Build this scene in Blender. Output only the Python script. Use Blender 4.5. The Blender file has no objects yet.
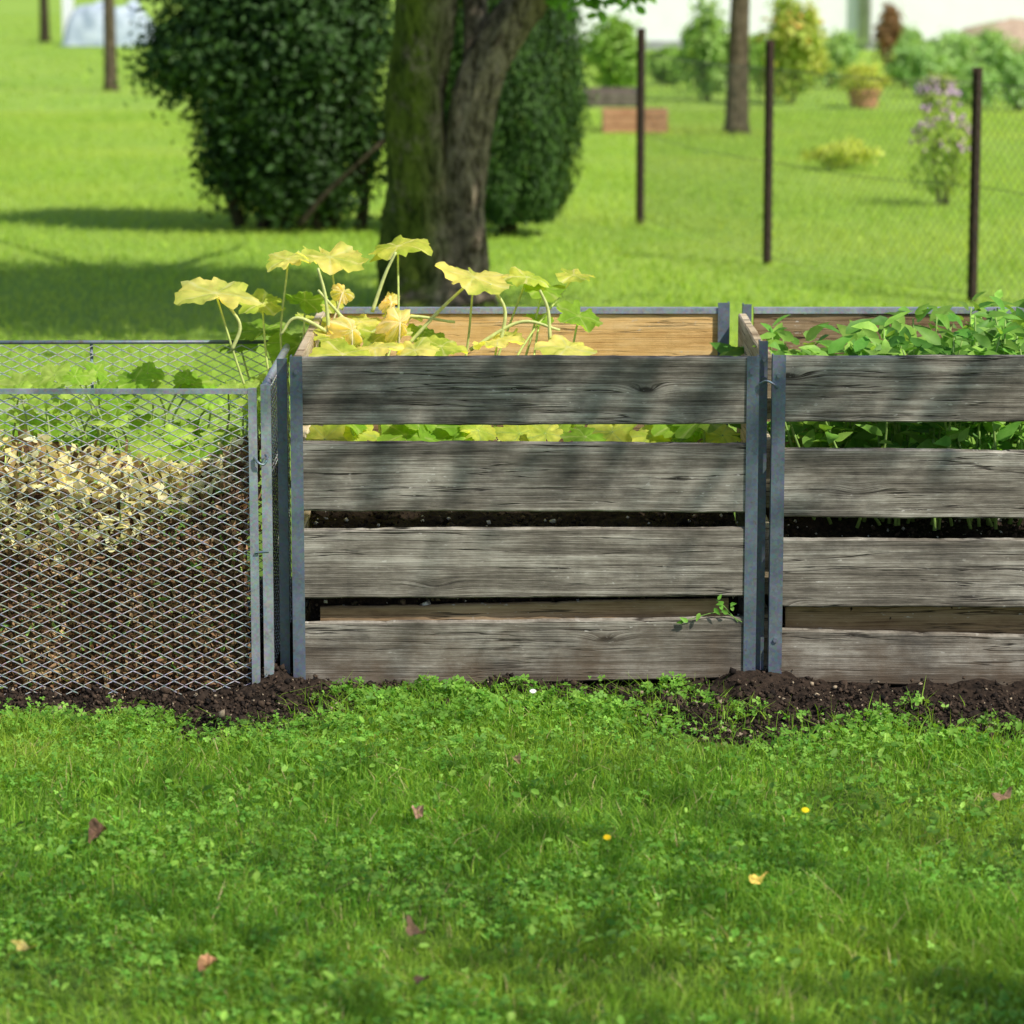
import bpy, math, random
import numpy as np
from mathutils import Vector
rng = np.random.default_rng(7); random.seed(7)
S = bpy.context.scene; C = S.collection
PI = math.pi
# ------------------------------------------------------------------ camera
F = 3212.0; CH = 1.68; TH = math.radians(9.94)
cd = bpy.data.cameras.new('camera'); cam = bpy.data.objects.new('camera', cd); C.objects.link(cam)
cam.location = (0, 0, CH); cam.rotation_euler = (PI/2 - TH, 0, 0)
cd.sensor_width = 36; cd.lens = F/1024*36; cd.clip_end = 3000; cd.clip_start = 0.05
cd.dof.use_dof = True; cd.dof.focus_distance = 7.3; cd.dof.aperture_fstop = 5.0
S.camera = cam
def ray(px, py):
    dx = (px-512)/F; dy = (512-py)/F
    return dx, math.cos(TH)+dy*math.sin(TH), -math.sin(TH)+dy*math.cos(TH)
def P(px, py, Y):
    x, y, z = ray(px, py); t = Y/y
    return np.array([x*t, Y, CH+z*t])
def G(px, py):
    x, y, z = ray(px, py); t = -CH/z
    return np.array([x*t, y*t, 0.0])
# ------------------------------------------------------------------ light
sd = Vector((0.68, -0.55, 1.0)).normalized()
w = bpy.data.worlds.new('World'); S.world = w; w.use_nodes = True
wn = w.node_tree; bg = wn.nodes['Background']
sk = wn.nodes.new('ShaderNodeTexSky'); sk.sky_type = 'NISHITA'; sk.sun_disc = False
sk.sun_elevation = math.asin(sd.z); sk.sun_rotation = math.atan2(sd.x, sd.y)
wn.links.new(sk.outputs[0], bg.inputs[0]); bg.inputs[1].default_value = 0.13
sl = bpy.data.lights.new('sun', 'SUN'); sl.energy = 5.0; sl.angle = math.radians(0.5); sl.color = (1, .95, .86)
so = bpy.data.objects.new('sun', sl); C.objects.link(so); so.rotation_euler = (-sd).to_track_quat('-Z', 'Y').to_euler()
S.view_settings.view_transform = 'Standard'; S.view_settings.look = 'None'; S.view_settings.exposure = 0
# ------------------------------------------------------------------ materials
class N:
    def __init__(s, name):
        s.m = bpy.data.materials.new(name); s.m.use_nodes = True; s.t = s.m.node_tree
        s.b = s.t.nodes['Principled BSDF']; s.out = s.t.nodes['Material Output']
    def n(s, typ, ins={}, props={}, out=0):
        nd = s.t.nodes.new('ShaderNode'+typ)
        for k, v in props.items(): setattr(nd, k, v)
        for k, v in ins.items(): s.set(nd.inputs[k], v)
        return nd.outputs[out]
    def set(s, inp, v):
        if isinstance(v, bpy.types.NodeSocket): s.t.links.new(v, inp)
        else: inp.default_value = v
    def math(s, op, a, b=0.0, clamp=False): return s.n('Math', {0: a, 1: b}, {'operation': op, 'use_clamp': clamp})
    def mix(s, f, a, b, bt='MIX'):
        nd = s.t.nodes.new('ShaderNodeMix'); nd.data_type = 'RGBA'; nd.blend_type = bt
        s.set(nd.inputs[0], f); s.set(nd.inputs[6], a); s.set(nd.inputs[7], b); return nd.outputs[2]
    def mr(s, v, a, b, c=0.0, d=1.0): return s.n('MapRange', {0: v, 1: a, 2: b, 3: c, 4: d})
    def pos(s): return s.n('NewGeometry', out=0)
    def noise(s, vec, sc, det=4, rough=.55, dist=0): return s.n('TexNoise', {'Vector': vec, 'Scale': sc, 'Detail': det, 'Roughness': rough, 'Distortion': dist})
    def bump(s, h, st=.5, dist=.01): s.set(s.b.inputs['Normal'], s.n('Bump', {'Strength': st, 'Distance': dist, 'Height': h}))
    def fin(s, col, rough=.8, metal=0, spec=.3):
        s.set(s.b.inputs['Base Color'], col); s.set(s.b.inputs['Roughness'], rough); s.b.inputs['Metallic'].default_value = metal
        s.b.inputs['Specular IOR Level'].default_value = spec; return s.m
def c4(*c): return (c[0], c[1], c[2], 1)
def leafmat(name, tr=.35, rough=.5, spec=.35, mott=0, boost=1.5):
    a = N(name); col = a.n('Attribute', props={'attribute_name': 'Col'})
    if mott:
        nz = a.noise(a.pos(), mott, 3); col = a.mix(1.0, col, a.n('CombineColor', {0: a.mr(nz, .3, .7, .7, 1.25), 1: a.mr(nz, .3, .7, .8, 1.15), 2: a.mr(nz, .3, .7, .6, 1.3)}), 'MULTIPLY')
    a.fin(col, rough, 0, spec)
    tc = a.mix(1.0, col, c4(boost*1.1, boost, boost*.5), 'MULTIPLY')
    t = a.n('BsdfTranslucent', {'Color': tc})
    mx = a.n('MixShader', {0: tr, 1: a.b.outputs[0], 2: t}); a.t.links.new(mx, a.out.inputs[0]); return a.m
def colmat(name, rough=.85, sc=40, amp=.35, bump=.4, dist=.004, metal=0, spec=.25):
    a = N(name); col = a.n('Attribute', props={'attribute_name': 'Col'}); nz = a.noise(a.pos(), sc, 5)
    v = a.mr(nz, .3, .7, 1-amp, 1+amp); col = a.mix(1.0, col, a.n('CombineColor', {0: v, 1: v, 2: v}), 'MULTIPLY')
    a.bump(nz, bump, dist); return a.fin(col, rough, metal, spec)
def nmat(name, c1, c2, sc=8, rough=.8, metal=0, bump=.3, dist=.005, spec=.3, det=5):
    a = N(name); nz = a.noise(a.pos(), sc, det, .6)
    col = a.mix(a.mr(nz, .35, .65), c4(*c1), c4(*c2)); a.bump(nz, bump, dist); return a.fin(col, rough, metal, spec)
def woodmat(name, axis, dark, mid, light, seed=0, crack=.85, dirt=0.0):
    a = N(name); sp = a.t.nodes.new('ShaderNodeSeparateXYZ'); a.t.links.new(a.pos(), sp.inputs[0])
    u = sp.outputs[0 if axis == 'x' else 1]; t = sp.outputs[1 if axis == 'x' else 0]; z = sp.outputs[2]
    M_ = a.math
    kv = a.n('CombineXYZ', {0: M_('MULTIPLY', u, 2.9), 1: seed+.3, 2: M_('MULTIPLY', z, 9.0)})
    d = a.n('TexVoronoi', {'Vector': kv, 'Scale': 1.0, 'Randomness': 1.0})
    warp = a.mr(d, 0.0, .26, 1.0, 0.0); warp = M_('MULTIPLY', warp, warp)
    lo = a.noise(a.n('CombineXYZ', {0: M_('MULTIPLY', u, .8), 1: seed, 2: M_('MULTIPLY', z, 2)}), 1.0, 2)
    zz = M_('ADD', M_('MULTIPLY', z, 64), M_('ADD', M_('MULTIPLY', warp, 1.4), M_('MULTIPLY', lo, 1.3)))
    g1 = a.noise(a.n('CombineXYZ', {0: M_('MULTIPLY', u, .8), 1: M_('MULTIPLY', t, 10), 2: zz}), 1.0, 9, .76, .04)
    g2 = a.noise(a.n('CombineXYZ', {0: M_('MULTIPLY', u, 6), 1: t, 2: M_('MULTIPLY', zz, 8)}), 1.0, 4, .65)
    big = a.noise(a.n('CombineXYZ', {0: M_('MULTIPLY', u, 3.0), 1: seed+2, 2: M_('MULTIPLY', z, 14)}), 1.0, 5, .6)
    sm = a.noise(a.n('CombineXYZ', {0: M_('MULTIPLY', u, 26), 1: seed+2, 2: M_('MULTIPLY', z, 60)}), 1.0, 5, .7)
    v = M_('ADD', M_('MULTIPLY', g1, .44), M_('ADD', M_('MULTIPLY', g2, .40), M_('MULTIPLY', sm, .16)))
    v = M_('ADD', v, M_('MULTIPLY', M_('SUBTRACT', big, .5), .48))
    rp = a.t.nodes.new('ShaderNodeValToRGB'); a.set(rp.inputs[0], v)
    e = rp.color_ramp.elements; e[0].position = .36; e[0].color = c4(*dark); e[1].position = .64; e[1].color = c4(*light)
    k = e.new(.48); k.color = c4(*mid)
    col = rp.outputs[0]
    kd = M_('ADD', d, M_('MULTIPLY', M_('SUBTRACT', sm, .5), .05))
    knot = a.mr(kd, .04, .075, 1.0, 0.0); col = a.mix(M_('MULTIPLY', knot, .85), col, c4(dark[0]*.45, dark[1]*.4, dark[2]*.35))
    halo = a.mr(kd, .07, .16, .35, 0.0); col = a.mix(halo, col, c4(*dark))
    cn = a.noise(a.n('CombineXYZ', {0: M_('MULTIPLY', u, .9), 1: seed+7, 2: M_('MULTIPLY', zz, .42)}), 1.0, 4, .55)
    cr = a.mr(M_('ABSOLUTE', M_('SUBTRACT', cn, .5)), .002, .011, 1.0, 0.0)
    msk = a.mr(big, .44, .51, 0.0, 1.0); cr = M_('MULTIPLY', cr, msk)
    col = a.mix(M_('MULTIPLY', cr, crack), col, c4(.015, .012, .009))
    fl = a.noise(a.n('CombineXYZ', {0: M_('MULTIPLY', u, 50), 1: t, 2: M_('MULTIPLY', z, 150)}), 1.0, 2)
    col = a.mix(M_('MULTIPLY', a.mr(fl, .66, .71), a.mr(big, .48, .6, 0, .8)), col, c4(.62, .59, .52))
    if dirt:
        st = a.noise(a.n('CombineXYZ', {0: M_('MULTIPLY', u, 4.5), 1: seed+5, 2: M_('MULTIPLY', z, 7)}), 1.0, 6, .68)
        col = a.mix(a.mr(st, .52, .68, 0, .62), col, c4(.055, .05, .045))
        dn = a.noise(a.pos(), 9, 6, .7); dz = a.math('ADD', a.mr(z, .0, .30, .70, -.25), a.math('MULTIPLY', a.math('SUBTRACT', dn, .5), 1.5))
        col = a.mix(M_('MULTIPLY', a.mr(dz, .25, .75), dirt), col, a.mix(g1, c4(.03, .02, .013), c4(.22, .155, .10)))
    h = M_('SUBTRACT', v, M_('MULTIPLY', cr, .5)); a.bump(h, .7, .006)
    return a.fin(col, .85, 0, .2)
MT = {}
MT['grass'] = leafmat('grass_blades', .45, .55, .18)
MT['leaf'] = leafmat('green_leaf', .38, .5, .22, 30)
MT['squash'] = leafmat('squash_leaf', .55, .7, .12, 25, 1.7)
MT['dark_leaf'] = leafmat('dark_leaf', .22, .55, .25)
MT['stem'] = colmat('stem', .6, 60, .2, .2, .002)
MT['crumb'] = colmat('compost_crumb', .95, 120, .4, .5, .003)
MT['straw'] = leafmat('straw', .2, .8, .2, 60)
MT['wood'] = woodmat('weathered_wood', 'x', (.042, .036, .029), (.195, .170, .135), (.54, .50, .42), 0, .9, .8)
MT['wood_y'] = woodmat('side_wood', 'y', (.2, .14, .08), (.48, .38, .24), (.72, .62, .45), 3)
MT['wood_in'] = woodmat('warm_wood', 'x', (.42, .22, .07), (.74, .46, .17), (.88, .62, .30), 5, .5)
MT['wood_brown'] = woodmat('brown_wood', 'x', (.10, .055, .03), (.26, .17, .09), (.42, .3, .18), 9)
def steel(name, b, mt=.5, rust=.75):
    a = N(name); v = a.n('TexVoronoi', {'Vector': a.pos(), 'Scale': 160.0}, out=1); nz = a.noise(a.pos(), 14, 6, .7)
    col = a.mix(.25, a.mix(a.mr(nz, .3, .7), c4(b[0]*.6, b[1]*.62, b[2]*.65), c4(*b)), a.mix(1.0, v, c4(*b), 'MULTIPLY'))
    n2 = a.noise(a.pos(), 35, 5, .7); col = a.mix(a.mr(n2, .60, .70, 0, rust), col, c4(.13, .08, .045))
    a.bump(nz, .25, .002); return a.fin(col, a.mr(nz, .3, .7, .38, .6), mt, .5)
MT['steel'] = steel('galvanised_steel', (.20, .24, .29), .35)
MT['frame'] = steel('pale_frame_steel', (.46, .50, .53), .35, .4)
MT['mesh'] = steel('expanded_metal', (.85, .85, .83), .2, .3)
MT['rust'] = nmat('rusty_steel', (.045, .03, .025), (.10, .06, .045), 25, .75, .3)
MT['wire'] = nmat('fence_wire', (.12, .12, .11), (.2, .2, .18), 25, .5, .6)
# ------------------------------------------------------------------ mesh helpers
def link(name, me, mat, parent=None):
    o = bpy.data.objects.new(name, me); C.objects.link(o)
    if mat: me.materials.append(mat)
    if parent is not None: o.parent = parent
    return o
def off(v, parent): return v - np.array(parent.location) if parent is not None else v
def mesh(name, v, f, mat, parent=None, cols=None, smooth=False):
    v = np.asarray(v, dtype=np.float64); v = off(v, parent)
    me = bpy.data.meshes.new(name)
    if isinstance(f, np.ndarray):
        m, k = f.shape
        me.vertices.add(len(v)); me.vertices.foreach_set('co', v.astype(np.float32).ravel())
        me.loops.add(m*k); me.loops.foreach_set('vertex_index', f.astype(np.int32).ravel())
        me.polygons.add(m); me.polygons.foreach_set('loop_start', np.arange(0, m*k, k, dtype=np.int32))
        me.update(calc_edges=True)
    else: me.from_pydata(v.tolist(), [], f)
    if smooth: me.polygons.foreach_set('use_smooth', np.ones(len(me.polygons), dtype=bool))
    if cols is not None:
        cols = np.asarray(cols, dtype=np.float32)
        if cols.ndim == 1: cols = np.tile(cols[:3], (len(v), 1))
        at = me.color_attributes.new('Col', 'FLOAT_COLOR', 'POINT')
        at.data.foreach_set('color', np.hstack([cols[:, :3], np.ones((len(v), 1), np.float32)]).ravel())
    me.validate(); me.update(); return link(name, me, mat, parent)
class B:   # accumulates mixed geometry
    def __init__(s): s.v = []; s.f = []; s.c = []; s.n = 0
    def add(s, v, f, c=(.5, .5, .5)):
        v = np.asarray(v, float); s.f += [[int(i)+s.n for i in q] for q in f]; s.v.append(v); s.n += len(v)
        c = np.asarray(c, float); s.c.append(np.tile(c[:3], (len(v), 1)) if c.ndim == 1 else c); return s
    def box(s, a, b, c=(.5, .5, .5)):
        x0, y0, z0 = a; x1, y1, z1 = b
        return s.add([(x0,y0,z0),(x1,y0,z0),(x1,y1,z0),(x0,y1,z0),(x0,y0,z1),(x1,y0,z1),(x1,y1,z1),(x0,y1,z1)],
                     [(0,3,2,1),(4,5,6,7),(0,1,5,4),(1,2,6,5),(2,3,7,6),(3,0,4,7)], c)
    def tube(s, pts, rad, sides=8, c=(.5, .5, .5), nz=0, cap=True):
        v, f = tube(pts, rad, sides, nz, cap); return s.add(v, f, c)
    def build(s, name, mat, parent=None, smooth=False): return mesh(name, np.vstack(s.v), s.f, mat, parent, np.vstack(s.c), smooth)
def tube(pts, rad, sides=8, nz=0, cap=True):
    pts = np.asarray(pts, float); n = len(pts); rad = np.broadcast_to(np.asarray(rad, float), (n,))
    d = np.gradient(pts, axis=0); d /= np.linalg.norm(d, axis=1)[:, None]+1e-12
    ref = np.array([0, 0, 1.0]) if abs(d[:, 2]).mean() < .8 else np.array([1.0, 0, 0])
    a = np.cross(d, ref); a /= np.linalg.norm(a, axis=1)[:, None]; b = np.cross(d, a)
    th = np.arange(sides)/sides*2*PI; V = []
    for i in range(n):
        r = rad[i]
        if nz: r = r*(1+nz*(np.sin(3*th+i*.25)*.5+np.sin(7*th+1+i*.13)*.35+rng.normal(0, .12, sides)))
        r = np.broadcast_to(r, (sides,))
        V.append(pts[i]+np.outer(np.cos(th)*r, a[i])+np.outer(np.sin(th)*r, b[i]))
    f = []
    for i in range(n-1):
        for j in range(sides):
            k = (j+1) % sides; f.append((i*sides+j, i*sides+k, (i+1)*sides+k, (i+1)*sides+j))
    if cap: f.append(tuple(range(sides))[::-1]); f.append(tuple(range((n-1)*sides, n*sides)))
    return np.vstack(V), f
def spline(pts, n):
    pts = np.asarray(pts, float); m = len(pts); P_ = np.vstack([2*pts[0]-pts[1], pts, 2*pts[-1]-pts[-2]]); out = []
    for t in np.linspace(0, m-1-1e-6, n):
        i = int(t); u = t-i; p0, p1, p2, p3 = P_[i:i+4]
        out.append(.5*((2*p1)+(-p0+p2)*u+(2*p0-5*p1+4*p2-p3)*u*u+(-p0+3*p1-3*p2+p3)*u**3))
    return np.array(out)
def basis(n, spin):
    n = n/np.linalg.norm(n, axis=1)[:, None]; ref = np.where(np.abs(n[:, 2:3]) < .9, [[0, 0, 1.]], [[1., 0, 0]])
    a = np.cross(ref, n); a /= np.linalg.norm(a, axis=1)[:, None]; b = np.cross(n, a)
    c, s_ = np.cos(spin)[:, None], np.sin(spin)[:, None]
    return np.stack([a*c+b*s_, -a*s_+b*c, n], axis=2)
def scatter(tv, tf, pos, R, s):
    tv = np.asarray(tv, float); tf = np.asarray(tf); s = np.asarray(s, float); n = len(pos)
    if s.ndim == 1: s = s[:, None]*np.ones((1, 3))
    v = np.einsum('nij,nkj->nki', R, tv[None]*s[:, None, :])+pos[:, None, :]
    f = tf[None]+(np.arange(n)*len(tv))[:, None, None]
    return v.reshape(-1, 3), f.reshape(-1, tf.shape[1])
OVAL = np.array([(0,0,0),(.27,.3,.06),(.22,.72,.04),(0,1,-.05),(-.22,.72,.04),(-.27,.3,.06)]); OVF = np.array([(0,1,2,3),(0,3,4,5)])
tri = []; trf = []
for k in range(3):
    a = k*2*PI/3; R2 = np.array([[math.cos(a), -math.sin(a), 0], [math.sin(a), math.cos(a), 0], [0, 0, 1]])
    tri.append((np.array([(0,0,0),(.33,.35,.06),(.36,.8,.08),(0,.8,-.03),(-.36,.8,.08),(-.33,.35,.06)])@R2.T)); trf += [(6*k,6*k+1,6*k+2,6*k+3),(6*k,6*k+3,6*k+4,6*k+5)]
TRI = np.vstack(tri); TRF = np.array(trf)
OCT = np.array([(.5,0,0),(0,.5,0),(-.5,0,0),(0,-.5,0),(0,0,.5),(0,0,-.5)]); OCF = np.array([(0,1,4),(1,2,4),(2,3,4),(3,0,4),(1,0,5),(2,1,5),(3,2,5),(0,3,5)])
def rdir(n): v = rng.normal(size=(n, 3)); return v/np.linalg.norm(v, axis=1)[:, None]
def vary(cA, cB, n, j=.15):
    t = rng.random((n, 1)); c = np.array(cA)*(1-t)+np.array(cB)*t; return np.clip(c*(1+rng.normal(0, j, (n, 1))), .002, 1)
def sn(x, y, s=1.0, seed=0):
    r = np.random.default_rng(seed); o = 0
    for k in range(5):
        a = r.random()*2*PI; fr = s*(1+k*.55); o = o+np.sin((x*math.cos(a)+y*math.sin(a))*fr+r.random()*6.28)*(.8**k)
    return o/2.2
def prop(o, label=None, cat=None, group=None, kind=None):
    if label: o['label'] = label
    if cat: o['category'] = cat
    if group: o['group'] = group
    if kind: o['kind'] = kind
    return o
def root(name, loc, label, cat, group=None):
    o = bpy.data.objects.new(name, None); o.empty_display_size = .1; C.objects.link(o); o.location = [float(q) for q in loc]; return prop(o, label, cat, group)
# ------------------------------------------------------------------ ground
def edge_y(x):
    e = np.interp(x, [-2, -.85, -.72, -.5, -.38, -.2, .2, .36, .5, .75, 1.0, 1.2, 2], [7.02, 7.0, 6.82, 6.81, 6.96, 7.05, 7.05, 6.90, 6.82, 6.86, 6.78, 6.79, 6.85])
    return e+.035*sn(x, 0, 9, 3)+.03*sn(x, 0, 27, 4)
gx = np.sinh(np.linspace(-6.2, 6.2, 90))*3.2; gy = np.sinh(np.linspace(-5.5, 6.4, 110))*3+6
X, Y = np.meshgrid(gx, gy); Z = .012*sn(X, Y, 1.7, 1)*(np.hypot(X, Y-6) < 60)-.012
nx, ny = len(gx), len(gy)
ii = (np.arange(ny-1)[:, None]*nx+np.arange(nx-1)[None]).ravel()
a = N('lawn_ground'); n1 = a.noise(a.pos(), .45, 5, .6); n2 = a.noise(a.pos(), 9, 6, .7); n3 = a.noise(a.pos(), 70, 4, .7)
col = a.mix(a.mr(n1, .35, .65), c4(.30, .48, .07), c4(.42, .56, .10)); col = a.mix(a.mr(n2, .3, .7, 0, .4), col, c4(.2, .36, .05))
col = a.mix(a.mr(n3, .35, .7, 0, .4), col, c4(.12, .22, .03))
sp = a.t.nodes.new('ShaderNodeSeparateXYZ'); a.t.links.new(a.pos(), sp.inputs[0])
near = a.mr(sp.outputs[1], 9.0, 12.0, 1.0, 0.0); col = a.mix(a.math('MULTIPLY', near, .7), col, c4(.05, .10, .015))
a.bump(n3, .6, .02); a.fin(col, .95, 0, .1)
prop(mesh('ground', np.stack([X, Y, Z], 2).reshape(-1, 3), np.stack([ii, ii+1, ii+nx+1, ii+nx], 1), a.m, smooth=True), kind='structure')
# soil strip under the bins
xs = np.linspace(-2.2, 2.2, 360); vs = np.linspace(0, 1, 110); X, V = np.meshgrid(xs, vs)
def soil_z(X, Y):
    Ye = edge_y(X)-.07; r = np.clip((Y-Ye)/.15, 0, 1)
    return -.02+.028*r+.010*sn(X, Y, 30, 5)+.007*sn(X, Y, 75, 6)+r*(.014*np.maximum(sn(X, Y, 6, 41), -.3)+.045*np.exp(-((X+.55)/.10)**2)*np.exp(-((Y-7.18)/.10)**2)+.03*np.exp(-((X-.57)/.10)**2)*np.exp(-((Y-7.18)/.10)**2)+.02*np.exp(-((X-1.05)/.18)**2)*np.exp(-((Y-7.16)/.08)**2)+.018*np.exp(-((X-.05)/.2)**2)*np.exp(-((Y-7.19)/.05)**2))
Ye = edge_y(X)-.07; Y = Ye+(8.45-Ye)*V**1.5; Z = soil_z(X, Y)
nx = 360; ii = (np.arange(109)[:, None]*nx+np.arange(nx-1)[None]).ravel()
MT['soil'] = nmat('soil', (.010, .007, .005), (.048, .032, .022), 60, .95, 0, 1, .008, .15, 9)
prop(mesh('soil', np.stack([X, Y, Z], 2).reshape(-1, 3), np.stack([ii, ii+1, ii+nx+1, ii+nx], 1), MT['soil'], smooth=True), kind='structure')
n = 36000; x = rng.uniform(-1.9, 1.9, n); y = edge_y(x)-.09+rng.beta(1.2, 2.0, n)*.50
p = np.stack([x, y, soil_z(x, y)+rng.random(n)*.008], 1)
s = rng.gamma(1.4, .0038, n)[:, None]*rng.uniform(.5, 1.3, (n, 3))
v, f = scatter(OCT, OCF, p, basis(rdir(n), rng.random(n)*6), s)
c = vary((.012, .008, .006), (.07, .046, .03), n, .3); lt = rng.random(n) < .04; c[lt] = (.34, .27, .18)
prop(mesh('soil_crumbs', v, f, MT['crumb'], cols=np.repeat(c, 6, 0)), 'dark crumbly soil and bits of twig along the foot of the compost bins', 'soil', kind='stuff')
# ------------------------------------------------------------------ grass
def grass(name, x, y, h, wd, c, label, lean=.5, z0=-.01):
    n = len(x); a = rng.random(n)*2*PI; d = np.stack([np.cos(a), np.sin(a), np.zeros(n)], 1)
    b = rng.random(n)*2*PI; L = np.stack([np.cos(b), np.sin(b), np.zeros(n)], 1)*(np.abs(rng.normal(0, lean, n))*h)[:, None]
    base = np.stack([x, y, np.full(n, z0)], 1); up = np.array([0, 0, 1.])
    mid = base+up*(h*.55)[:, None]+L*.35; tip = base+up*(h*rng.uniform(.75, 1, n))[:, None]+L
    w2 = (wd/2)[:, None]*d
    v = np.stack([base-w2*.8, base+w2*.8, mid-w2, mid+w2, tip-w2*.12, tip+w2*.12], 1).reshape(-1, 3)
    f = (np.array([(0,1,3,2),(2,3,5,4)])[None]+(np.arange(n)*6)[:, None, None]).reshape(-1, 4)
    return prop(mesh(name, v, f, MT['grass'], cols=np.repeat(c, 6, 0)), label, 'grass', kind='stuff')
n = 215000; x = rng.uniform(-1.75, 1.75, n); y = 4.3+rng.random(n)*3.0; y[y > 7.2] -= 2
pn = sn(x, y, 4, 11)+.5*sn(x, y, 13, 12)
ed = edge_y(x)-y
keep = (ed > rng.normal(-.01, .045, n)) & ((np.abs(x) < y*.19+.15) | (rng.random(n) < .4)) & (rng.random(n) < .68+.32*np.clip(pn, -1, 1)) & (rng.random(n) < np.clip(.25+ed*4, 0, 1))
x, y, pn, ed = x[keep], y[keep], pn[keep], ed[keep]; n = len(x)
h = (.034+.013*pn)*rng.uniform(.55, 1.5, n)*np.clip(.6+ed*2, .6, 1); c = vary((.13, .33, .035), (.32, .50, .06), n, .22)
yl = np.clip(sn(x, y, 3, 14)+.1, 0, 1)[:, None]; c = c*(1-yl*.35)+np.array((.48, .58, .09))*yl*.35
dr = rng.random(n) < .035; c[dr] = (.6, .5, .25)
grass('lawn_grass', x, y, np.clip(h, .012, .08), rng.uniform(.0016, .0034, n), c, 'short green grass of the dappled lawn in front of the bins', .8)
# mid & far lawn
n = 170000; t = rng.random(n); y = 9+t**.8*25; x = rng.uniform(-1, 1, n)*(y*.175+.8)
keep = (y > 12.5) | (rng.random(n) < .3); x, y = x[keep], y[keep]; n = len(x)
c = vary((.28, .46, .06), (.46, .60, .10), n, .15); yl = np.clip(sn(x, y, 1.2, 15)+.2, 0, 1)[:, None]; c = c*(1-.4*yl)+np.array((.56, .64, .14))*.4*yl
grass('lawn_grass', x, y, rng.uniform(.02, .045, n)*(1+.3*sn(x, y, 2, 16)), rng.uniform(.004, .009, n), c, 'sunny yellow green lawn behind the bins around the big tree', 1.0)
n = 35000; y = 34+rng.random(n)**.8*50; x = rng.uniform(-1, 1, n)*(y*.175+1); c = vary((.30, .48, .07), (.46, .60, .10), n, .15)
grass('lawn_grass', x, y, rng.uniform(.02, .045, n), rng.uniform(.015, .03, n), c, 'distant lawn at the back of the garden', 1.0)
# clover and small weeds in the lawn
def cover(name, x, y, z, s, c, label, cat, tv=TRI, tf=TRF, tilt=.45, mat='leaf'):
    n = len(x); nr = np.stack([rng.normal(0, tilt, n), rng.normal(-.15, tilt, n), np.ones(n)], 1)
    v, f = scatter(tv, tf, np.stack([x, y, z], 1), basis(nr, rng.random(n)*6.28), s)
    return prop(mesh(name, v, f, MT[mat], cols=np.repeat(c, len(tv), 0)), label, cat, kind='stuff')
n = 75000; x = rng.uniform(-1.75, 1.75, n); y = rng.uniform(4.3, 7.15, n)
den = sn(x, y, 5, 21)+.6*sn(x, y, 14, 22)+.25*(x < -.1)
keep = (rng.random(n) < np.clip(.26+.5*den, .05, 1)) & (y < edge_y(x)+rng.normal(-.03, .04, n)); x, y = x[keep], y[keep]; n = len(x)
cover('clover', x, y, rng.uniform(.012, .036, n), rng.uniform(.0038, .0095, n), vary((.12, .33, .04), (.28, .50, .08), n, .22), 'low clover leaves spreading through the lawn', 'clover')
n = 22000; x = rng.uniform(-1.75, 1.75, n); y = rng.uniform(4.3, 7.1, n); den = sn(x, y, 6, 31)
keep = (rng.random(n) < np.clip(.25+.5*den, .03, 1)) & (y < edge_y(x)-.02); x, y = x[keep], y[keep]; n = len(x)
cover('lawn_weeds', x, y, rng.uniform(.01, .030, n), rng.uniform(.011, .027, n), vary((.13, .33, .04), (.30, .50, .08), n, .22), 'small broad leaved weeds among the lawn grass', 'weeds', OVAL, OVF)
# weed fringe along the soil
cl = []
for px, py, r, k in [(350,694,.05,110),(385,704,.06,150),(425,690,.04,130),(455,694,.04,120),(480,706,.05,120),(560,700,.05,140),(600,683,.05,190),(635,677,.05,230),(670,690,.05,140),(705,705,.05,80),(320,722,.06,70),(280,745,.05,70),(455,718,.09,200),(600,712,.09,210),(880,722,.05,100),(960,742,.06,100),(60,722,.06,80),(830,740,.07,80),(150,722,.06,80),(520,690,.04,70),(755,715,.04,40),(235,735,.04,35),(1000,725,.04,45),(910,705,.03,30)]:
    g = G(px, py+8); q = rng.normal(0, 1, (k, 2))*r*[1, .5]; cl.append(np.stack([g[0]+q[:, 0], g[1]+q[:, 1], .012+.038*np.exp(-(q**2).sum(1)/r**2/1.2)*rng.random(k)+rng.random(k)*.01], 1))
cl = np.vstack(cl); cl = cl[cl[:, 1] < 7.17]; n = len(cl)
cover('weed_fringe', cl[:, 0], cl[:, 1], cl[:, 2], rng.uniform(.005, .014, n), vary((.12, .32, .035), (.28, .50, .08), n, .18), 'bright leafy weeds creeping over the soil at the foot of the bins', 'weeds', tilt=.6)
k = rng.integers(0, n, 3600); grass('edge_grass', cl[k, 0]+rng.normal(0, .07, 3600), np.minimum(cl[k, 1]+rng.normal(-.03, .04, 3600), 7.15), rng.uniform(.02, .07, 3600), rng.uniform(.0016, .0030, 3600), vary((.16, .36, .03), (.34, .52, .06), 3600), 'taller tufts of grass at the soil edge below the bins', .8)
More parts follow.
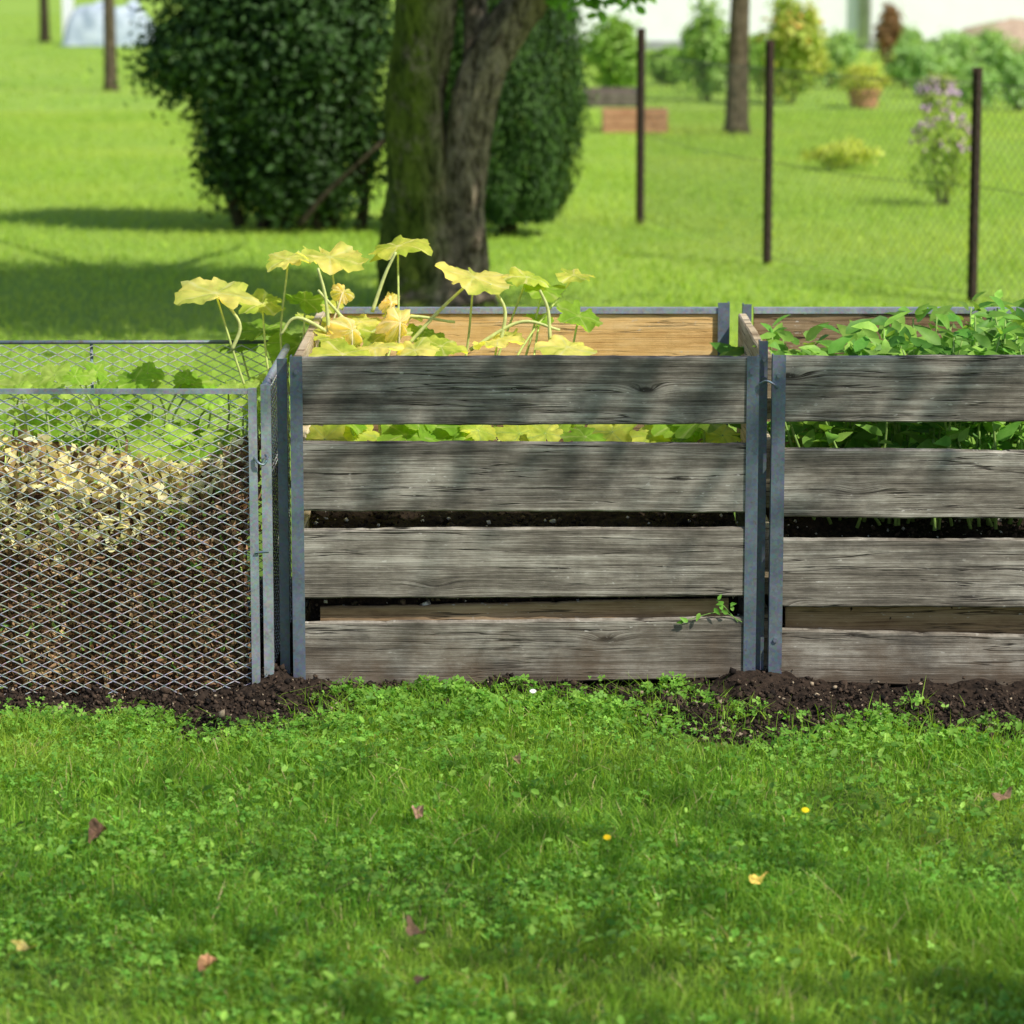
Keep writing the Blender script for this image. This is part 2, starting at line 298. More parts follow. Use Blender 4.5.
# ------------------------------------------------------------------ planks and posts
def plank(name, axis, a0, a1, q, z0, z1, th, mat, parent, seed, dz=0, dq=0, seg=60, chips=.0009, dzb=0):
    r = np.random.default_rng(seed); ts = np.linspace(0, 1, seg)
    def w_(k): return sum(np.sin(ts*fr*PI+r.random()*6)*am for fr, am in ((2, .8), (5.3, .6), (13, .45), (29, .3), (47, .3)))*chips*k
    nick = np.zeros(seg)
    for _ in range(3): c_ = r.random(); nick += .004*r.random()*np.exp(-((ts-c_)/.012)**2)
    zt, zb, yo = w_(1)+z1+dz*(ts-.5)-nick, w_(1)+z0+(dz+dzb)*(ts-.5), q+dq*(ts-.5)+w_(.8)
    ch = .0035; V = []
    for i in range(seg):
        u = a0+(a1-a0)*ts[i]; y0, y1 = yo[i], yo[i]+th; b, t = zb[i], zt[i]
        pr = [(y0, b+ch), (y0, (b+t)/2), (y0, t-ch), (y0+ch, t), (y1-ch, t), (y1, t-ch), (y1, b+ch), (y1-ch, b), (y0+ch, b)]
        V += [(u, yy, zz) if axis == 'x' else (yy, u, zz) for yy, zz in pr]
    k = 9; Fc = []
    for i in range(seg-1):
        for j in range(k):
            m = (j+1) % k; q4 = (i*k+j, (i+1)*k+j, (i+1)*k+m, i*k+m); Fc.append(q4 if axis == 'x' else q4[::-1])
    Fc.append(tuple(range(k))); Fc.append(tuple(range((seg-1)*k, seg*k))[::-1])
    return mesh(name, V, Fc, MT[mat], parent)
def zpx(py, Y=7.2): return P(512, py, Y)[2]
def xpx(px, Y=7.2, z=.4):
    return (px-512)/F*((Y*math.cos(TH))+(CH-z)*math.sin(TH))
def post(parent, x, y, z0, z1, sx, sy, wd=.028, dp=.035, name='corner_post'):
    b = B(); t = .0035; x0, x1 = (x-wd/2, x+wd/2)
    def lprism(pts2):
        k = len(pts2); v = [(px_, py_, z0) for px_, py_ in pts2]+[(px_, py_, z1) for px_, py_ in pts2]
        f = [(i, (i+1) % k, (i+1) % k+k, i+k) for i in range(k)]+[tuple(range(k))[::-1], tuple(range(k, 2*k))]
        b.add(v, f)
    if sx < 0: pr = [(x0, y), (x1, y), (x1, y+t*sy), (x0+t, y+t*sy), (x0+t, y+dp*sy), (x0, y+dp*sy)]
    else: pr = [(x1, y), (x0, y), (x0, y+t*sy), (x1-t, y+t*sy), (x1-t, y+dp*sy), (x1, y+dp*sy)]
    lprism(pr); return b.build(name, MT['steel'], parent)
def bolt(parent, x, y, z, r=.006):
    b = B(); b.tube([(x, y+.004, z), (x, y-.004, z)], r, 6); return b.build('bolt', MT['steel'], parent)
YF, YR = 7.2, 8.2
ztop = zpx(357)
# ---- middle bin
x0, x1 = xpx(292), xpx(757)
mb = root('wooden_compost_bin', ((x0+x1)/2, 7.7, 0), 'middle compost bin of weathered grey planks in steel posts with a squash plant in it', 'compost bin', 'slatted wooden compost bins')
rows = [(357, 425, 0, 0), (443, 512, 0, 0), (529, 598, 0, 0), (621, 684, .012, .018)]
for i, (a_, b_, dz, dzb) in enumerate(rows):
    plank('front_plank', 'x', x0+.02, x1-.02, YF+.004, zpx(b_), zpx(a_), .024, 'wood', mb, 100+i, dz+[.002, -.004, .004, 0][i], 0, dzb=dzb)
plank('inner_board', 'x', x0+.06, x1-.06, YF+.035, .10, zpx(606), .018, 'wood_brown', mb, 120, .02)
zr = [(ztop-.155, ztop-.012), (.415, .57), (.21, .37), (.01, .165)]
for i, (a_, b_) in enumerate(zr):
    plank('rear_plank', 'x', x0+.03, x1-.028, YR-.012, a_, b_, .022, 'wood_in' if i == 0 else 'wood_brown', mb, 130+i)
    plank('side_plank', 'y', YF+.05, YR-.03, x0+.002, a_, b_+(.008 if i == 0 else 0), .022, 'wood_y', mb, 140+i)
b = B(); b.box((x0+.03, YR-.0175, ztop-.012), (x1-.03, YR+.014, ztop+.002)); b.build('rear_rim', MT['frame'], mb)
post(mb, x0+.013, YF, 0, ztop+.001, -1, 1); post(mb, x1-.013, YF, 0, ztop+.001, 1, 1)
post(mb, xpx(282.5), YF+.03, 0, ztop-.008, 1, 1, .022, .016); post(mb, xpx(763), YF+.05, 0, ztop+.03, -1, 1, .020, .03)
post(mb, x0+.02, YR-.02, 0, ztop+.012, -1, 1); post(mb, x1-.016, YR-.022, 0, ztop+.016, 1, 1, .03)
for z in (zpx(362), zpx(382)): bolt(mb, xpx(764), YF+.047, z)
bolt(mb, xpx(298), YF, zpx(372)); bolt(mb, xpx(750), YF, zpx(372))
b = B(); b.tube(spline([(xpx(757), YF-.004, zpx(384)), (xpx(764), YF-.014, zpx(380)), (xpx(772), YF-.014, zpx(384)), (xpx(775), YF-.004, zpx(388))], 12), .0028, 6); b.build('hook', MT['steel'], mb)
# ---- right bin
rx0, rx1 = xpx(771), xpx(771)+1.06
rb = root('wooden_compost_bin', ((rx0+rx1)/2, 7.7, 0), 'right compost bin of weathered planks with wider gaps, full of dark green leafy plants', 'compost bin', 'slatted wooden compost bins')
for i, (a_, b_, dz) in enumerate([(356, 422, .003), (451, 519, -.008), (540, 608, -.004), (637, 690, .03)]):
    plank('front_plank', 'x', rx0+.028, rx1-.02, YF+.004+(.012 if i == 3 else 0), zpx(b_), zpx(a_), .024, 'wood', rb, 200+i, -dz if i == 3 else dz)
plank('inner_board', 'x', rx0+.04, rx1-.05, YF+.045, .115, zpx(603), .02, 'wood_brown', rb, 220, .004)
for i, (a_, b_) in enumerate(zr):
    plank('rear_plank', 'x', rx0+.03, rx1-.05, YR-.012, a_, b_, .022, 'wood_brown', rb, 230+i)
    plank('side_plank', 'y', YF+.085, YR-.03, rx0-.012, a_, b_, .022, 'wood_y', rb, 240+i)
    plank('side_plank', 'y', YF+.05, YR-.03, rx1-.022, a_, b_, .022, 'wood_y', rb, 250+i)
b = B(); b.box((rx0+.03, YR-.0175, ztop-.012), (rx1-.05, YR+.014, ztop+.002)); b.build('rear_rim', MT['frame'], rb)
post(rb, rx0+.014, YF, 0, ztop+.004, -1, 1, .03); post(rb, rx1-.013, YF, 0, ztop, 1, 1)
post(rb, rx0+.012, YR-.02, 0, ztop+.012, -1, 1, .022); post(rb, rx1-.03, YR-.022, 0, ztop+.01, 1, 1)
bolt(rb, rx0+.014, YF, zpx(376)); bolt(rb, rx0+.014, YF, zpx(640))
# ------------------------------------------------------------------ wire bin
WF, WR = 7.13, 7.99; wx1 = xpx(258, WF); wx0 = wx1-1.06; wt = zpx(389, WF)
wb = root('wire_compost_bin', ((wx0+wx1)/2, 7.58, 0), 'low compost bin of silvery expanded metal mesh, left of the wooden bins', 'compost bin')
def expanded(axis, a0, a1, q, z0, z1, parent, cw=.046, chh=.0235, sw=.0023, name='mesh_panel'):
    nz_ = int((z1-z0)/(chh/2)); nx_ = int((a1-a0)/(cw/2)); hz = (z1-z0)/nz_; cwx = (a1-a0)/nx_
    V = []; Fc = []; k = 0
    for r in range(nz_):
        zc = z0+(r+.5)*hz
        pts = [(a0+i*cwx, zc+(hz*.5)*(1 if (i+r) % 2 else -1)*.92) for i in range(nx_+1)]
        for i, (u, z) in enumerate(pts):
            tw = .0016*(1 if (i+r) % 2 else -1)
            for du, dz in ((-.0004, -sw/2), (.0004, sw/2)):
                for dq in (-.0008, .0008):
                    qq = q+dq+tw*(1 if dz > 0 else -1)
                    V.append((u+du, qq, z+dz) if axis == 'x' else (qq, u+du, z+dz))
        for i in range(nx_):
            b0 = k+i*4; b1 = b0+4
            Fc += [(b0, b1, b1+2, b0+2), (b0+1, b0+3, b1+3, b1+1), (b0+2, b1+2, b1+3, b0+3), (b0, b0+1, b1+1, b1)]
        k += (nx_+1)*4
    V = np.array(V)
    if axis == 'x': V[:, 1] += .004*sn(V[:, 0], V[:, 2], 5, int(q*100))*np.clip(np.minimum(V[:, 0]-a0, a1-V[:, 0])*8, 0, 1)
    return mesh(name, V, np.array(Fc), MT['mesh'], parent)
def bar(name, a, b_, r, parent, mat='frame', sides=10):
    q = B(); q.tube([a, b_], r, sides); return q.build(name, MT[mat], parent, smooth=True)
def frame_box(name, a, b_, parent, mat='frame'):
    q = B(); q.box(a, b_); return q.build(name, MT[mat], parent)
expanded('x', wx0+.01, wx1-.012, WF+.006, -.02, wt-.006, wb)
expanded('x', wx0+.01, wx1-.012, WR, 0.0, wt-.006, wb)
sx = xpx(262.5, WF)
expanded('y', WF+.05, WR-.02, sx+.004, 0.0, wt-.01, wb, .04, .0235); expanded('y', WF+.02, WR-.02, wx0, 0.0, wt-.01, wb)
frame_box('top_rail', (wx0, WF-.004, wt-.011), (wx1-.0185, WF+.008, wt), wb)
frame_box('upright', (wx1-.018, WF-.005, 0), (wx1, WF+.013, wt+.001), wb)
frame_box('upright', (wx0-.018, WF-.005, 0), (wx0-.0005, WF+.013, wt+.001), wb)
frame_box('upright', (sx-.002, WF+.018, 0), (sx+.020, WF+.036, wt+.006), wb, 'frame')
bar('top_rail', (sx+.006, WF+.037, wt), (sx+.006, WR, wt), .009, wb)
bar('top_rail', (wx0-.02, WR, wt), (sx+.02, WR, wt+.002), .005, wb, 'steel'); bar('top_rail', (wx0, WF+.02, wt), (wx0, WR, wt), .007, wb)
bar('upright', (sx+.016, WR, 0), (sx+.016, WR, wt+.006), .008, wb); bar('upright', (wx0, WR, 0), (wx0, WR, wt), .008, wb); bar('upright', (xpx(92, WR, .6), WR+.006, 0), (xpx(92, WR, .6), WR+.006, wt), .004, wb, 'steel')
b = B(); hx = wx1+.004; hz0 = zpx(462, WF); b.tube(spline([(hx-.01, WF-.008, hz0+.012), (hx, WF-.014, hz0), (hx+.012, WF-.01, hz0-.004), (hx+.02, WF-.004, hz0+.01), (hx+.014, WF+.012, hz0+.014)], 14), .003, 6); b.build('hook', MT['steel'], wb)
b = B(); hz0 = zpx(552, WF); b.tube([(hx-.01, WF-.008, hz0), (hx+.02, WF-.008, hz0+.002)], .0028, 6); b.build('hook', MT['steel'], wb)
# ------------------------------------------------------------------ compost heaps
def heap(name, xa, xb, topf, ya, yb, label, seed, mat='soil'):
    us = np.linspace(xa, xb, 120); pr = np.array([(0, 0), (.01, .25), (.02, .5), (.05, .72), (.14, .86), (.3, .95), (.45, 1.0), (.7, .98), (1, .9)]); pr = spline(np.hstack([pr, np.zeros((9, 1))]), 90)[:, :2]
    V = []
    for k, (py_, pz) in enumerate(pr):
        yy = ya+(yb-ya)*py_+.006*sn(us, np.full(120, k*.03), 35, seed)+.004*sn(us, np.full(120, k*.03), 90, seed+1)
        zz = topf(us)*pz+(.012*sn(us, yy*1.0, 25, seed+2)+.006*sn(us, yy, 70, seed+3))*min(1, pz*2); V.append(np.stack([us, yy, zz], 1))
    V = np.vstack(V); ii = (np.arange(89)[:, None]*120+np.arange(119)[None]).ravel()
    o = mesh(name, V, np.stack([ii, ii+1, ii+121, ii+120], 1), MT[mat], smooth=True); return prop(o, label, 'compost'), V
MT['compost'] = nmat('brown_compost', (.035, .017, .009), (.15, .08, .04), 40, .95, 0, 1, .01, .15, 8)
wtop = lambda u: np.interp(u, [-1.7, -1.16, -.95, -.80, -.70, -.58], [.53, .51, .47, .44, .48, .52])
hp, HV = heap('compost_heap', wx0+.02, wx1-.03, wtop, WF+.03, WR-.03, 'brown compost heap topped with pale straw behind the wire mesh panel', 50, 'compost')
heap('compost_heap', x0+.035, x1-.035, lambda u: .405+.012*sn(u, 0, 9, 2), YF+.065, YR-.03, 'dark moist compost filling the middle wooden bin, seen through its gaps', 60)
heap('compost_heap', rx0+.035, rx1-.035, lambda u: .37+.012*sn(u, 0, 9, 3), YF+.075, YR-.03, 'dark compost inside the right wooden bin under the leafy plants', 70)
# straw & debris on the wire bin heap
hvf = HV[HV[:, 1] < WF+.5]
def debris(name, idx, ln, wd, c, label, cat, jit=.012, flat=.35):
    n = len(idx); p = hvf[idx]+rng.normal(0, jit, (n, 3))*[1, .4, 1]; p[:, 1] = np.maximum(p[:, 1], WF+.018)
    nr = rdir(n); nr[:, 1] = -np.abs(nr[:, 1])-.4
    tv = np.array([(-.5,-.5,0),(.5,-.5,0),(.5,0,.25),(-.5,0,.25),(.5,.5,0),(-.5,.5,0)]); tf = np.array([(0,1,2,3),(3,2,4,5)])
    v, f = scatter(tv, tf, p, basis(nr, rng.random(n)*6.28), np.stack([wd, ln, wd*flat*2], 1))
    return prop(mesh(name, v, f, MT['straw'], cols=np.repeat(c, 6, 0)), label, cat, kind='stuff')
rel = hvf[:, 2]/wtop(hvf[:, 0]); thr = np.interp(hvf[:, 0], [-1.2, -.95, -.78, -.66, -.6], [.64, .70, .80, .95, 1.2])+.09*sn(hvf[:, 0], hvf[:, 2], 20, 91)
hi = np.where(rel > thr)[0]; lo = np.where((rel < thr+.12) & (rel > .02))[0]
n = 3000; i1 = rng.choice(hi, n); debris('straw', i1, rng.gamma(4, .0075, n), rng.uniform(.006, .018, n), vary((.66, .56, .2), (1, .94, .52), n, .2), 'pale yellow peelings and straw lying on top of the heap in the wire bin', 'straw', flat=.8)
n = 1500; i1 = rng.choice(hi, n); debris('peelings', i1, rng.gamma(5, .006, n), rng.uniform(.006, .015, n), vary((.12, .07, .03), (.45, .32, .12), n, .2), 'darker brown scraps among the pale straw in the wire bin', 'scraps', flat=.5)
n = 9000; i1 = rng.choice(lo, n); q_ = hvf[i1]; k_ = np.clip(.5+.7*sn(q_[:, 0], q_[:, 2], 14, 93), 0, 1)[:, None]
debris('compost_litter', i1, rng.gamma(2.5, .007, n), rng.uniform(.003, .010, n), vary((.05, .022, .01), (.2, .10, .045), n, .35)*(1-k_)+vary((.2, .11, .05), (.62, .42, .22), n, .3)*k_, 'brown half rotted stalks pressed against the wire mesh', 'plant litter')
n = 1100; i1 = rng.choice(np.concatenate([lo, hi]), n); debris('fresh_clippings', i1, rng.gamma(2.5, .009, n), rng.uniform(.003, .010, n), vary((.14, .30, .05), (.38, .52, .12), n, .25), 'bits of green clippings scattered over the heap behind the wire', 'clippings')
# crumbs visible through gap of wooden bins
n = 9000; x = rng.uniform(x0+.03, rx1-.03, n); x = x[(x < x1-.03) | (x > rx0+.03)]; n = len(x)
hh = np.where(x < x1, .40, .365); y = YF+.05+rng.random(n)**1.5*.3; p = np.stack([x, y, hh*np.interp((y-YF-.065)/.9, [0, .05, .14, .3], [.55, .75, .87, .96])+rng.normal(.008, .006, n)], 1)
lowm = rng.random(n) < .35; p[lowm, 1] = YF+.05+rng.random(lowm.sum())*.02; p[lowm, 2] = rng.uniform(.02, .3, lowm.sum())
s = rng.gamma(2, .0035, n)[:, None]*rng.uniform(.5, 1.3, (n, 3)); v, f = scatter(OCT, OCF, p, basis(rdir(n), rng.random(n)*6), s)
c = vary((.02, .013, .009), (.09, .06, .04), n, .3); lt = rng.random(n) < .1; c[lt] = (.65, .6, .52)
prop(mesh('compost_crumbs', v, f, MT['crumb'], cols=np.repeat(c, 6, 0)), 'dark crumbs flecked with pale eggshell on the compost in the wooden bins', 'compost crumbs', kind='stuff')
# ------------------------------------------------------------------ squash plant
def big_leaf(c0, nrm, spin, size, colA, colV, parent, wither=0, name='leaf'):
    A, Rr = 60, 6; th = np.arange(A)/A*2*PI; V = [np.zeros((1, 3))]; Cc = [np.array([colV])]
    tooth = np.abs(((th*7.5/PI+rng.random()) % 1)-.5)*2
    lob = .92+.15*(np.abs(np.cos(2.5*th))*2-1)+.07*tooth+.05*rng.normal(size=A); notch = 1-.65*np.exp(-((np.minimum(th, 2*PI-th))/.22)**2); ph = rng.random(4)*6
    sq_ = rng.uniform(.8, 1.0)
    for k in range(1, Rr+1):
        r = k/Rr; rr = r*(1+(lob*notch-1)*r)
        x = rr*np.cos(th); y = rr*np.sin(th)*sq_
        z = .10*r*r-.18*r**3*rng.uniform(.4, 1.3)+.05*r*r*np.sin(5*th+ph[0])+.06*r*r*np.sin(8*th+ph[1])+.10*r**3*np.sin(2*th+ph[2])+.02*rng.normal(size=A)*r
        if wither: z = z+wither*(-.7*r*r+.3*r*np.sin(4*th+ph[2])+.18*r*np.sin(11*th+ph[3])); x = x*(1-.45*wither*r)
        z += -.03*(np.abs(np.cos(2.5*th)) > .95)*r
        V.append(np.stack([x, y, z], 1)); vein = np.clip((np.abs(np.cos(2.5*th))-.965)*30, 0, 1)[:, None]*(.8)
        br = .10*np.sin(th*7+r*9+ph[3])[:, None]; gr = np.clip(np.sin(th*2+ph[0])+r-.7, 0, 1)[:, None]*.5
        cc = np.array(colA)*(1+br); cc = cc*(1-gr)+np.array((.34, .50, .06))*gr; Cc.append(cc*(1-vein)+np.array(colV)*vein)
    V = np.vstack(V)*size/2; Cc = np.vstack(Cc)
    f = [(0, 1+j, 1+(j+1) % A) for j in range(A)]
    for k in range(Rr-1):
        for j in range(A): f.append((1+k*A+j, 1+(k+1)*A+j, 1+(k+1)*A+(j+1) % A, 1+k*A+(j+1) % A))
    R = basis(np.array([nrm], float), np.array([spin]))[0]
    return mesh(name, V@R.T+c0, f, MT['squash'], parent, Cc, smooth=True)
YG, VN = (.60, .66, .12), (.84, .82, .40); GR, VG = (.26, .45, .05), (.48, .6, .18); WI, VW = (.78, .68, .42), (.85, .78, .55); BY = (.88, .82, .24)
sq = root('squash_plant', P(370, 500, 7.75), 'squash plant with large yellowing leaves sprawling over the middle bin', 'squash plant')
leaves = [(216, 293, 76, 7.75, BY, -.1), (262, 303, 46, 7.9, YG, .2), (262, 330, 52, 8.0, GR, 0), (288, 259, 44, 7.9, BY, -.3), (330, 257, 66, 7.8, BY, .1), (398, 246, 58, 7.8, YG, .2),
 (474, 277, 70, 7.75, BY, .3), (527, 277, 46, 7.9, YG, -.1), (574, 275, 34, 7.95, YG, .2), (543, 289, 42, 7.9, GR, .3), (579, 316, 46, 7.8, GR, .4), (498, 340, 50, 7.7, BY, -.2), (568, 347, 54, 7.65, BY, .2),
 (441, 346, 46, 7.65, YG, .2), (300, 344, 62, 7.9, GR, -.2), (318, 322, 40, 8.0, YG, .1), (425, 332, 40, 7.85, GR, .2), (375, 348, 48, 7.6, BY, -.1), (343, 354, 54, 7.5, YG, .1), (540, 318, 28, 7.9, GR, 0), (240, 345, 36, 8.05, GR, 0), (305, 300, 36, 7.9, GR, .2),
 (360, 322, 44, 7.8, BY, .1), (385, 334, 46, 7.7, YG, -.2), (402, 316, 34, 7.85, BY, .2), (335, 338, 40, 7.7, YG, 0), (415, 350, 44, 7.55, BY, 0), (325, 305, 34, 7.95, YG, .1)]
base = np.array([P(370, 500, 7.75)[0], 7.75, .40])
def stalk(a_, b_, r, parent, col, name='stem', sag=.0, n=14):
    m = (a_+b_)/2+np.array([rng.normal(0, .035), rng.normal(0, .02), sag]); q = B(); q.tube(spline([a_, m, b_], n), np.linspace(r*1.15, r*.75, n), 8, col, .08); return q.build(name, MT['stem'], parent, smooth=True)
for px, py, wpx, Yd, colr, tl in leaves:
    c0 = P(px, py, Yd); sz = wpx*Yd/F*1.15; nr = (tl*.8+rng.normal(0, .16), rng.uniform(-.42, -.08), 1)
    big_leaf(c0, nr, rng.random()*6.28, sz, np.array(colr)*rng.uniform(.9, 1.1), VN if colr is not GR else VG, sq)
    bx_ = base+np.array([np.clip((c0[0]-base[0])*.55, -.25, .35), rng.normal(0, .05), 0]); bx_[2] = .38
    stalk(bx_, c0+np.array([0, 0, -.004]), .0032, sq, (.46, .54, .16), sag=.03)
for px, py, wpx, Yd in [(400, 322, 40, 7.65), (343, 292, 26, 7.75), (352, 330, 34, 7.6), (392, 302, 24, 7.8), (334, 336, 28, 7.7)]:
    c0 = P(px, py, Yd); big_leaf(c0, (rng.normal(.3, .3), -1, .35), rng.random()*6, wpx*Yd/F*1.15, WI, VW, sq, wither=.8, name='withered_leaf')
    stalk(np.array([c0[0]*.8+base[0]*.2, c0[1], .4]), c0, .003, sq, (.62, .55, .32))
for px in (325, 352, 405, 452, 478, 520, 545, 585, 612, 650, 690, 722):
    Yd = rng.uniform(7.32, 7.55); c0 = P(px, rng.uniform(430, 441), Yd); big_leaf(c0, (rng.normal(0, .2), -.55, 1), rng.random()*6, rng.uniform(.08, .14), np.array(YG if rng.random() < .5 else GR)*1.1, VG, sq)
    stalk(np.array([c0[0]+.03, c0[1]+.1, .39]), c0, .004, sq, (.34, .42, .1))
for k in range(16):
    c0 = np.array([rng.uniform(-.4, .48), rng.uniform(7.45, 8.05), rng.uniform(.48, .62)]); big_leaf(c0, (rng.normal(0, .3), -.4, 1), rng.random()*6, rng.uniform(.1, .17), GR if k % 3 else YG, VG, sq)
    stalk(np.array([c0[0]+.03, c0[1], .38]), c0, .004, sq, (.3, .4, .1))
for pts in ([(330, 352), (326, 300), (318, 268)], [(372, 312), (385, 275), (396, 252)], [(408, 345), (440, 310), (470, 282)], [(232, 350), (240, 325), (224, 300)], [(500, 345), (505, 310), (490, 284)], [(550, 340), (548, 310), (540, 290)], [(375, 350), (345, 320), (318, 290)], [(355, 350), (300, 318), (280, 335)], [(345, 352), (400, 318), (455, 322)], [(470, 350), (520, 322), (560, 330)]):
    q = B(); q.tube(spline([P(x_, y_, 7.72) for x_, y_ in pts], 16), np.linspace(.0048, .0032, 16), 8, (.55, .6, .22), .08); q.build('stem', MT['stem'], sq, smooth=True)
# squash in the wire bin
s2 = root('squash_plant', (-.85, 7.75, .45), 'pale green leafy squash growing in the wire mesh bin behind the heap', 'squash plant')
for k in range(64):
    px = rng.uniform(5, 258); c0 = P(px, rng.uniform(372, 480), rng.uniform(7.55, 7.93)); c0[2] = max(c0[2], .48)
    big_leaf(c0, (rng.normal(0, .3), -.6, 1), rng.random()*6, rng.uniform(.05, .115), np.array(GR if rng.random() < .5 else (.42, .58, .12))*rng.uniform(.9, 1.3), VG, s2)
    stalk(np.array([c0[0]+rng.normal(0, .03), c0[1], .42]), c0, .003, s2, (.3, .4, .1))
# ------------------------------------------------------------------ leafy plants in the right bin
OV2 = np.array([(0,0,0),(.17,.13,.04),(.27,.36,.05),(.16,.72,.0),(0,1.05,-.12),(-.16,.72,.0),(-.27,.36,.05),(-.17,.13,.04),(0,.42,-.02)]); OV2F = np.array([(0,1,2,8),(8,2,3,4),(8,4,5,6),(0,8,6,7)])
for k, (px, top, Yd) in enumerate([(800, 338, 7.95), (815, 342, 7.5), (845, 330, 7.9), (872, 322, 7.75), (885, 334, 7.42), (905, 318, 7.5), (925, 304, 7.9), (955, 308, 7.6), (975, 298, 7.85), (990, 312, 7.4), (1005, 298, 7.65), (1040, 294, 7.85), (1070, 300, 7.6), (1110, 298, 7.8), (850, 344, 7.45), (940, 328, 7.38), (772, 330, 8.0), (965, 302, 8.0), (1020, 306, 7.45), (1015, 294, 8.0), (825, 336, 7.7)]):
    tp = P(px, top, Yd); pr_ = root('potato_plant', (tp[0], Yd, .36), 'green leafy plant in the dense growth filling the right bin', 'plant', 'leafy plants crowded in the right wooden bin')
    q = B(); lp = []; ld = []
    for s_ in range(6):
        b0 = np.array([tp[0]+rng.normal(0, .03), Yd+rng.normal(0, .03), .35]); ht = tp[2]-.36; e = b0+np.array([rng.normal(0, .08), rng.normal(0, .05), ht*rng.uniform(.75, 1.0)])
        sp_ = spline([b0, (b0+e)/2+rng.normal(0, .02, 3), e], 12); q.tube(sp_, np.linspace(.0045, .002, 12), 6, (.26, .4, .1))
        for i in range(2, 12):
            for m in range(2+(k % 2)): lp.append(sp_[i]+rng.normal(0, .012, 3)); a_ = rng.random()*6.28; ld.append((math.cos(a_), math.sin(a_), rng.uniform(-.3, .9)))
    q.build('stem', MT['stem'], pr_, smooth=True)
    lp = np.array(lp); ld = np.array(ld); n = len(lp); lp[:, 1] = np.maximum(lp[:, 1], YF+.1)
    yv = ld/np.linalg.norm(ld, axis=1)[:, None]; upv = np.tile([0.2, -.6, .8], (n, 1))+rng.normal(0, .35, (n, 3)); xv = np.cross(yv, upv); xv /= np.linalg.norm(xv, axis=1)[:, None]; zv = np.cross(xv, yv)
    v, f = scatter(OV2*[.85, 1, 1], OV2F, lp, np.stack([xv, yv, zv], 2), rng.uniform(.04, .08, n)); c = vary((.11, .30, .045), (.34, .56, .10), n, .2); v[:, 1] = np.maximum(v[:, 1], YF+.032)
    mesh('foliage', v, f, MT['leaf'], pr_, np.repeat(c, 9, 0), smooth=True)
# sprout through the gap of the middle bin
g0 = P(735, 612, 7.19); spr = root('weed_sprout', (g0[0], 7.19, g0[2]-.03), 'small green sprout poking out between the lowest planks of the middle bin', 'weed')
q = B(); q.tube(spline([P(742, 622, 7.203), P(720, 612, 7.200), P(684, 621, 7.199)], 10), .0010, 5, (.2, .35, .08)); q.tube(spline([P(738, 622, 7.203), P(722, 604, 7.2), P(716, 600, 7.199)], 10), .0010, 5, (.2, .35, .08)); q.build('stem', MT['stem'], spr)
lp = np.array([P(a_, b_, 7.195) for a_, b_ in [(684, 621), (700, 613), (714, 608), (722, 610), (724, 602), (718, 600), (730, 604), (728, 614), (688, 622), (733, 611)]]); n = len(lp)
v, f = scatter(OV2, OV2F, lp, basis(np.stack([rng.normal(0, .3, n), -np.ones(n)*1.4, rng.normal(.4, .2, n)], 1), rng.random(n)*6), rng.uniform(.014, .022, n)); mesh('foliage', v, f, MT['leaf'], spr, np.repeat(vary((.16, .42, .05), (.28, .55, .09), n), 9, 0))
# ------------------------------------------------------------------ trees and shrubs
def barkmat(name, A_, B_, moss):
    a = N(name); sp = a.t.nodes.new('ShaderNodeSeparateXYZ'); a.t.links.new(a.pos(), sp.inputs[0])
    vv = a.n('CombineXYZ', {0: a.math('MULTIPLY', sp.outputs[0], 26), 1: a.math('MULTIPLY', sp.outputs[1], 26), 2: a.math('MULTIPLY', sp.outputs[2], 10)})
    n1 = a.noise(vv, 1.0, 8, .75, .5); n2 = a.noise(a.pos(), 7, 6, .75); n3 = a.noise(a.pos(), 14, 6, .75); col = a.mix(a.mr(n1, .40, .60), c4(*A_), c4(*B_))
    col = a.mix(a.mr(n3, .5, .62, 0, .5), col, c4(*A_))
    mk = a.math('MULTIPLY', a.mr(n2, .32, .48), a.mr(sp.outputs[0], -.44, -.26, 1.0, .12) if moss > 1 else moss)
    col = a.mix(mk, col, a.mix(a.mr(n1, .38, .6), c4(.05, .075, .012), c4(.26, .33, .05))); a.bump(a.math('ADD', n1, n3), 1, .06); return a.fin(col, .95, 0, .1)
MT['bark'] = barkmat('mossy_bark', (.09, .062, .045), (.62, .47, .37), 2)
MT['bark2'] = barkmat('pale_bark', (.09, .065, .045), (.30, .22, .16), .1)
MT['bark_dark'] = barkmat('dark_bark', (.03, .022, .016), (.14, .10, .08), .1)
